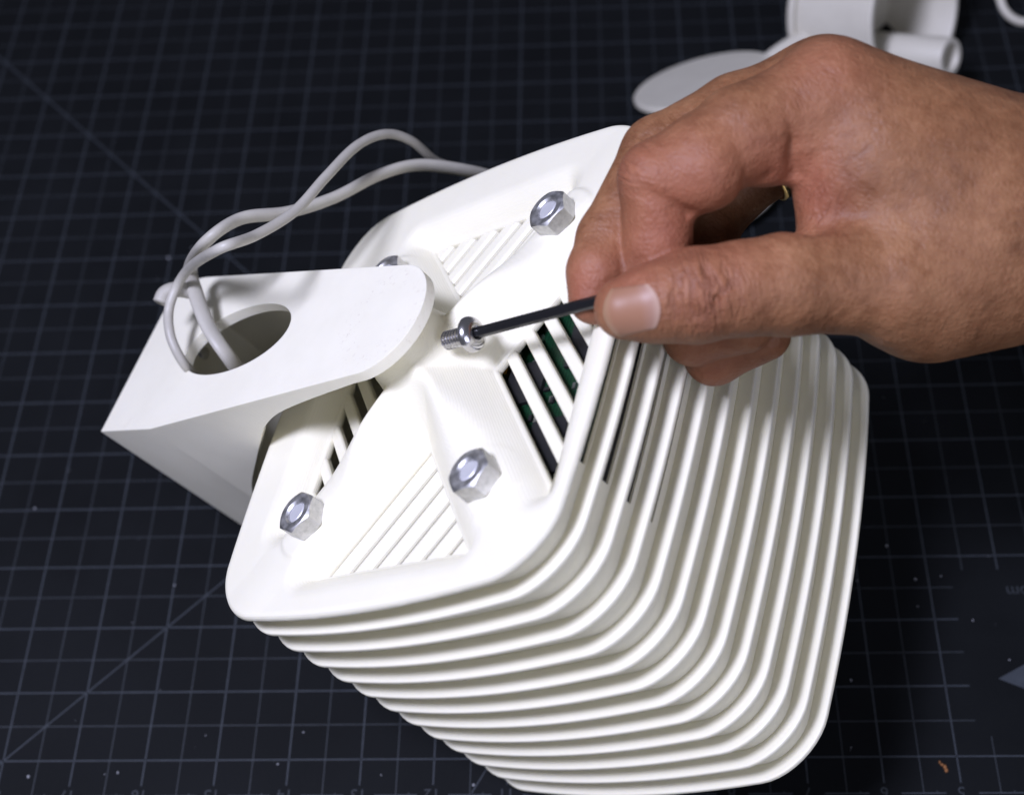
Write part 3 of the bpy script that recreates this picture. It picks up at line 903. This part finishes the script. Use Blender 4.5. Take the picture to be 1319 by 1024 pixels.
# thumb nail
A, B = J(851, 393, 365.5), J(778, 406, 366)
ax = (B - A) / np.linalg.norm(B - A)
tow = np.array([0, 0.04, -1.0]); tow -= ax * (tow @ ax); tow /= np.linalg.norm(tow)
sd = np.cross(ax, tow)
nu, nv = 20, 20; NF = []
surf = np.zeros((nu + 1, nv + 1, 3)); LIFT = np.zeros((nu + 1, nv + 1))
for i in range(nu + 1):
    u = i / nu
    for j in range(nv + 1):
        w = j / nv * 2 - 1
        al = 0.9 + 13.9 * u + (1 - u) ** 3 * 1.9 * w * w - u ** 3 * 3.2 * w * w
        surf[i, j] = A + ax * al + sd * (w * (5.5 + 0.7 * u)) + tow * 20
        LIFT[i, j] = 0.10 + 0.34 * (1 - abs(w) ** 3) * (0.35 + 0.65 * min(1, u * 4))
P_ = surf.reshape(-1, 3).copy()
for _ in range(60):                       # march down to the skin
    P_ -= tow * (hand_f(P_[:, 0], P_[:, 1], P_[:, 2]) * 0.85)[:, None]
surf = P_.reshape(surf.shape) + tow * LIFT[..., None]
NVv = []; 
for lay in (0.0, -0.6):
    for i in range(nu + 1):
        for j in range(nv + 1):
            NVv.append(surf[i, j] + tow * lay)
W1 = nv + 1; off_ = (nu + 1) * W1
for i in range(nu):
    for j in range(nv):
        k = i * W1 + j
        NF.append((k, k + 1, k + W1 + 1, k + W1)); NF.append((off_ + k, off_ + k + W1, off_ + k + W1 + 1, off_ + k + 1))
for i in range(nu):
    for j in (0, nv):
        k = i * W1 + j; NF.append((k, k + W1, off_ + k + W1, off_ + k))
for j in range(nv):
    for i in (0, nu):
        k = i * W1 + j; NF.append((k, k + 1, off_ + k + 1, off_ + k))
NW = (np.array(NVv) - TC) @ RC - ORI
nail = mesh_obj("thumb_nail", NW, NF, M_NAIL, hand)
al_ = np.array([1 - i / nu for _ in range(2) for i in range(nu + 1) for j in range(nv + 1)], np.float32)
at = nail.data.attributes.new("along", 'FLOAT', 'POINT'); at.data.foreach_set("value", al_)
sharp(nail, 60)
# ring on the ring finger
rd = RING[1][0] - RING[0][0]; rc = RING[0][0] + rd * 0.52
rw = (rc - TC) @ RC; rdw = rd @ RC
rgo = lathe("finger_ring", [(10.9, -1.6), (11.9, -1.4), (12.1, 0), (11.9, 1.4), (10.9, 1.6), (10.7, 0), (10.9, -1.6)], M_GOLD, None, 48, frame(rw, rdw, (0, 0, 1)))
tag(rgo, "thin gold ring glimpsed in the gap behind the index finger", "ring")

# ------------------------------------------------------------------ cables
def WV(px, py, d): return world_from_view(px, py, d)
def HW(px, py, h): return MO @ house_point(px, py, h) + PO
flat = [WV(690, 262, 520), WV(640, 232, 510), WV(600, 220, 500), WV(540, 213, 490), WV(490, 225, 480), WV(430, 255, 468), WV(370, 274, 456), WV(310, 282, 446), WV(265, 312, 440), HW(245, 346, 36), HW(251, 375, 33), HW(268, 420, 28), HW(293, 458, 20), HW(318, 490, 7), HW(350, 520, -6)]
def cable(name, pts, r, label, flat=None, up=(0, 0, 1)):
    o = tube(name, pts, r, M_CABLE, None, 16, flat, up, True, 10)
    tag(o, label, "cable", "cables from the housing")
    return o
cable("flat_cable", flat, 2.6, "thicker pale grey cable looping into the bracket's oval hole", (2.7, 1.8))
thin = [WV(640, 245, 525), WV(600, 222, 515), WV(562, 208, 502), WV(530, 182, 488), WV(497, 173, 478), WV(460, 188, 466), WV(420, 228, 450), WV(380, 272, 436), WV(330, 303, 424), WV(280, 322, 414), HW(240, 350, 42), HW(219, 392, 37), HW(219, 430, 33), HW(234, 464, 26), HW(252, 484, 17), HW(285, 512, 0)]
cable("thin_cable", thin, 1.6, "thinner pale grey cable with the higher loop beside the thicker one")
loop = [WV(1288, -30, 690), WV(1287, -8, 690), WV(1293, 12, 690), WV(1306, 25, 690), WV(1325, 29, 690), WV(1360, 20, 690)]
o = tube("white_loop", loop, 2.0, M_GREY, None, 12)
tag(o, "pale loop of cable at the top right corner of the mat", "cable")

# ------------------------------------------------------------------ grey parts lying behind
def grey_disc(name, px, py, d, n, r, t, mat):
    c = WV(px, py, d)
    return lathe(name, [(0, -t), (r - 0.8, -t), (r, -t + 0.8), (r, -0.8), (r - 0.8, 0), (0, 0)], mat, None, 64, frame(c, n, (1, 0, 0)))
stand = empty("camera_mount", Matrix.Translation(Vector(WV(905, 103, 682)) * S))
tag(stand, "grey plastic mount with a round disc foot and an open cup behind the hand", "mount")
def to_child(o, parent):
    mw = o.matrix_world.copy() if o.parent is None else o.matrix_world
    o.parent = parent; o.matrix_parent_inverse = parent.matrix_world.inverted()
    return o
bpy.context.view_layer.update()
nd = np.array([-0.24, 0.43, 0.87])
dsc = grey_disc("disc_foot", 906, 102, 655, nd, 32.5, 3.2, M_GREY); to_child(dsc, stand); sharp(dsc, 40)
arm = tube("arm", [WV(960, 110, 660), WV(1010, 68, 660), WV(1060, 45, 662), WV(1100, 40, 668)], 5.0, M_GREY, None, 16); to_child(arm, stand)
ca = np.array([0.695, -0.582, 0.403]); ca /= np.linalg.norm(ca)
cc = WV(1180, 18, 650)
cup = lathe("cup", [(33.0, -46), (34.5, -45), (34.5, -1), (33.6, 0), (31.8, 0), (31.2, -1), (31.2, -36), (0, -36), (0, -46), (33.0, -46)], M_GREY, None, 72, frame(cc, ca)); to_child(cup, stand); sharp(cup, 40)
rim = lathe("cup_rim", [(34.8, -44), (36.3, -43.4), (36.3, -40.4), (34.8, -39.8), (34.8, -44)], M_GREY, None, 72, frame(cc, ca)); to_child(rim, stand)
tb = WV(1220, 74, 640)
tubeo = lathe("tube", [(5.4, -36), (8.6, -36), (8.6, 1), (8.0, 2), (5.9, 2), (5.4, 1), (5.4, -36)], M_GREY, None, 40, frame(tb, ca)); to_child(tubeo, stand); sharp(tubeo, 40)
flatp = grey_disc("grey_disc", 900, 213, 640, (0, 0, 1), 37, 3.0, M_GREY)
tag(flatp, "flat grey disc lying on the mat, mostly hidden behind the fingers", "disc")
sharp(flatp, 40)
clip = tube("cable_clip", [WV(207, 390, 476), WV(213, 378, 477), WV(228, 373, 478), WV(250, 376, 480)], 2.6, M_CABLE, None, 12)
tag(clip, "small grey clip behind the upper corner of the bracket", "clip")

# ------------------------------------------------------------------ dust and a crumb on the mat
def mat_point(px, py):
    d = RC.T @ np.array([(px - PW / 2) / FPX, (py - PH / 2) / FPX, 1.0])
    return CPOS + d * (-CPOS[2] / d[2])
def blob(V, F, c, r, rg):
    bm = bmesh.new(); bmesh.ops.create_icosphere(bm, subdivisions=1, radius=1.0)
    k = len(V); sc_ = rg.uniform(0.6, 1.3, 3)
    for v in bm.verts: V.append(c + np.array(v.co) * r * sc_ * rg.uniform(0.8, 1.2))
    for f in bm.faces: F.append(tuple(k + v.index for v in f.verts))
    bm.free()
rg = np.random.default_rng(7); V, F = [], []
specks = [(37, 1000, .55), (152, 995, .4), (358, 984, .45), (491, 998, .3), (610, 1011, .5), (391, 943, .3), (1253, 799, .4), (1179, 746, .45), (1212, 742, .35), (1142, 703, .45), (1096, 876, .4), (45, 655, .45), (217, 333, .6), (225, 754, .4), (248, 320, .5), (265, 947, .3), (135, 997, .3), (1182, 781, .3), (1104, 748, .3), (305, 715, .25), (1300, 850, .35)]
for px, py, r in specks:
    blob(V, F, mat_point(px, py) + np.array([0, 0, r * 0.5]), r, rg)
for k in range(36):
    px, py = rg.uniform(0, 1319), rg.uniform(300, 1024)
    r = rg.uniform(0.08, 0.2); blob(V, F, mat_point(px, py) + np.array([0, 0, r * 0.5]), r, rg)
dust = mesh_obj("dust_specks", V, F, M_DUST)
tag(dust, "pale dust specks scattered over the cutting mat", "dust", kind="stuff")
V, F = [], []
for dx, dy, r in ((0, 0, 0.8), (0.9, -0.8, 0.9), (1.2, -1.9, 0.6), (-0.6, 0.9, 0.6)):
    blob(V, F, mat_point(1213, 985) + np.array([dx, dy, r * 0.4]), r, rg)
cr = mesh_obj("crumb", V, F, M_CRUMB)
tag(cr, "tiny orange crumb on the mat near the bottom right corner", "crumb")
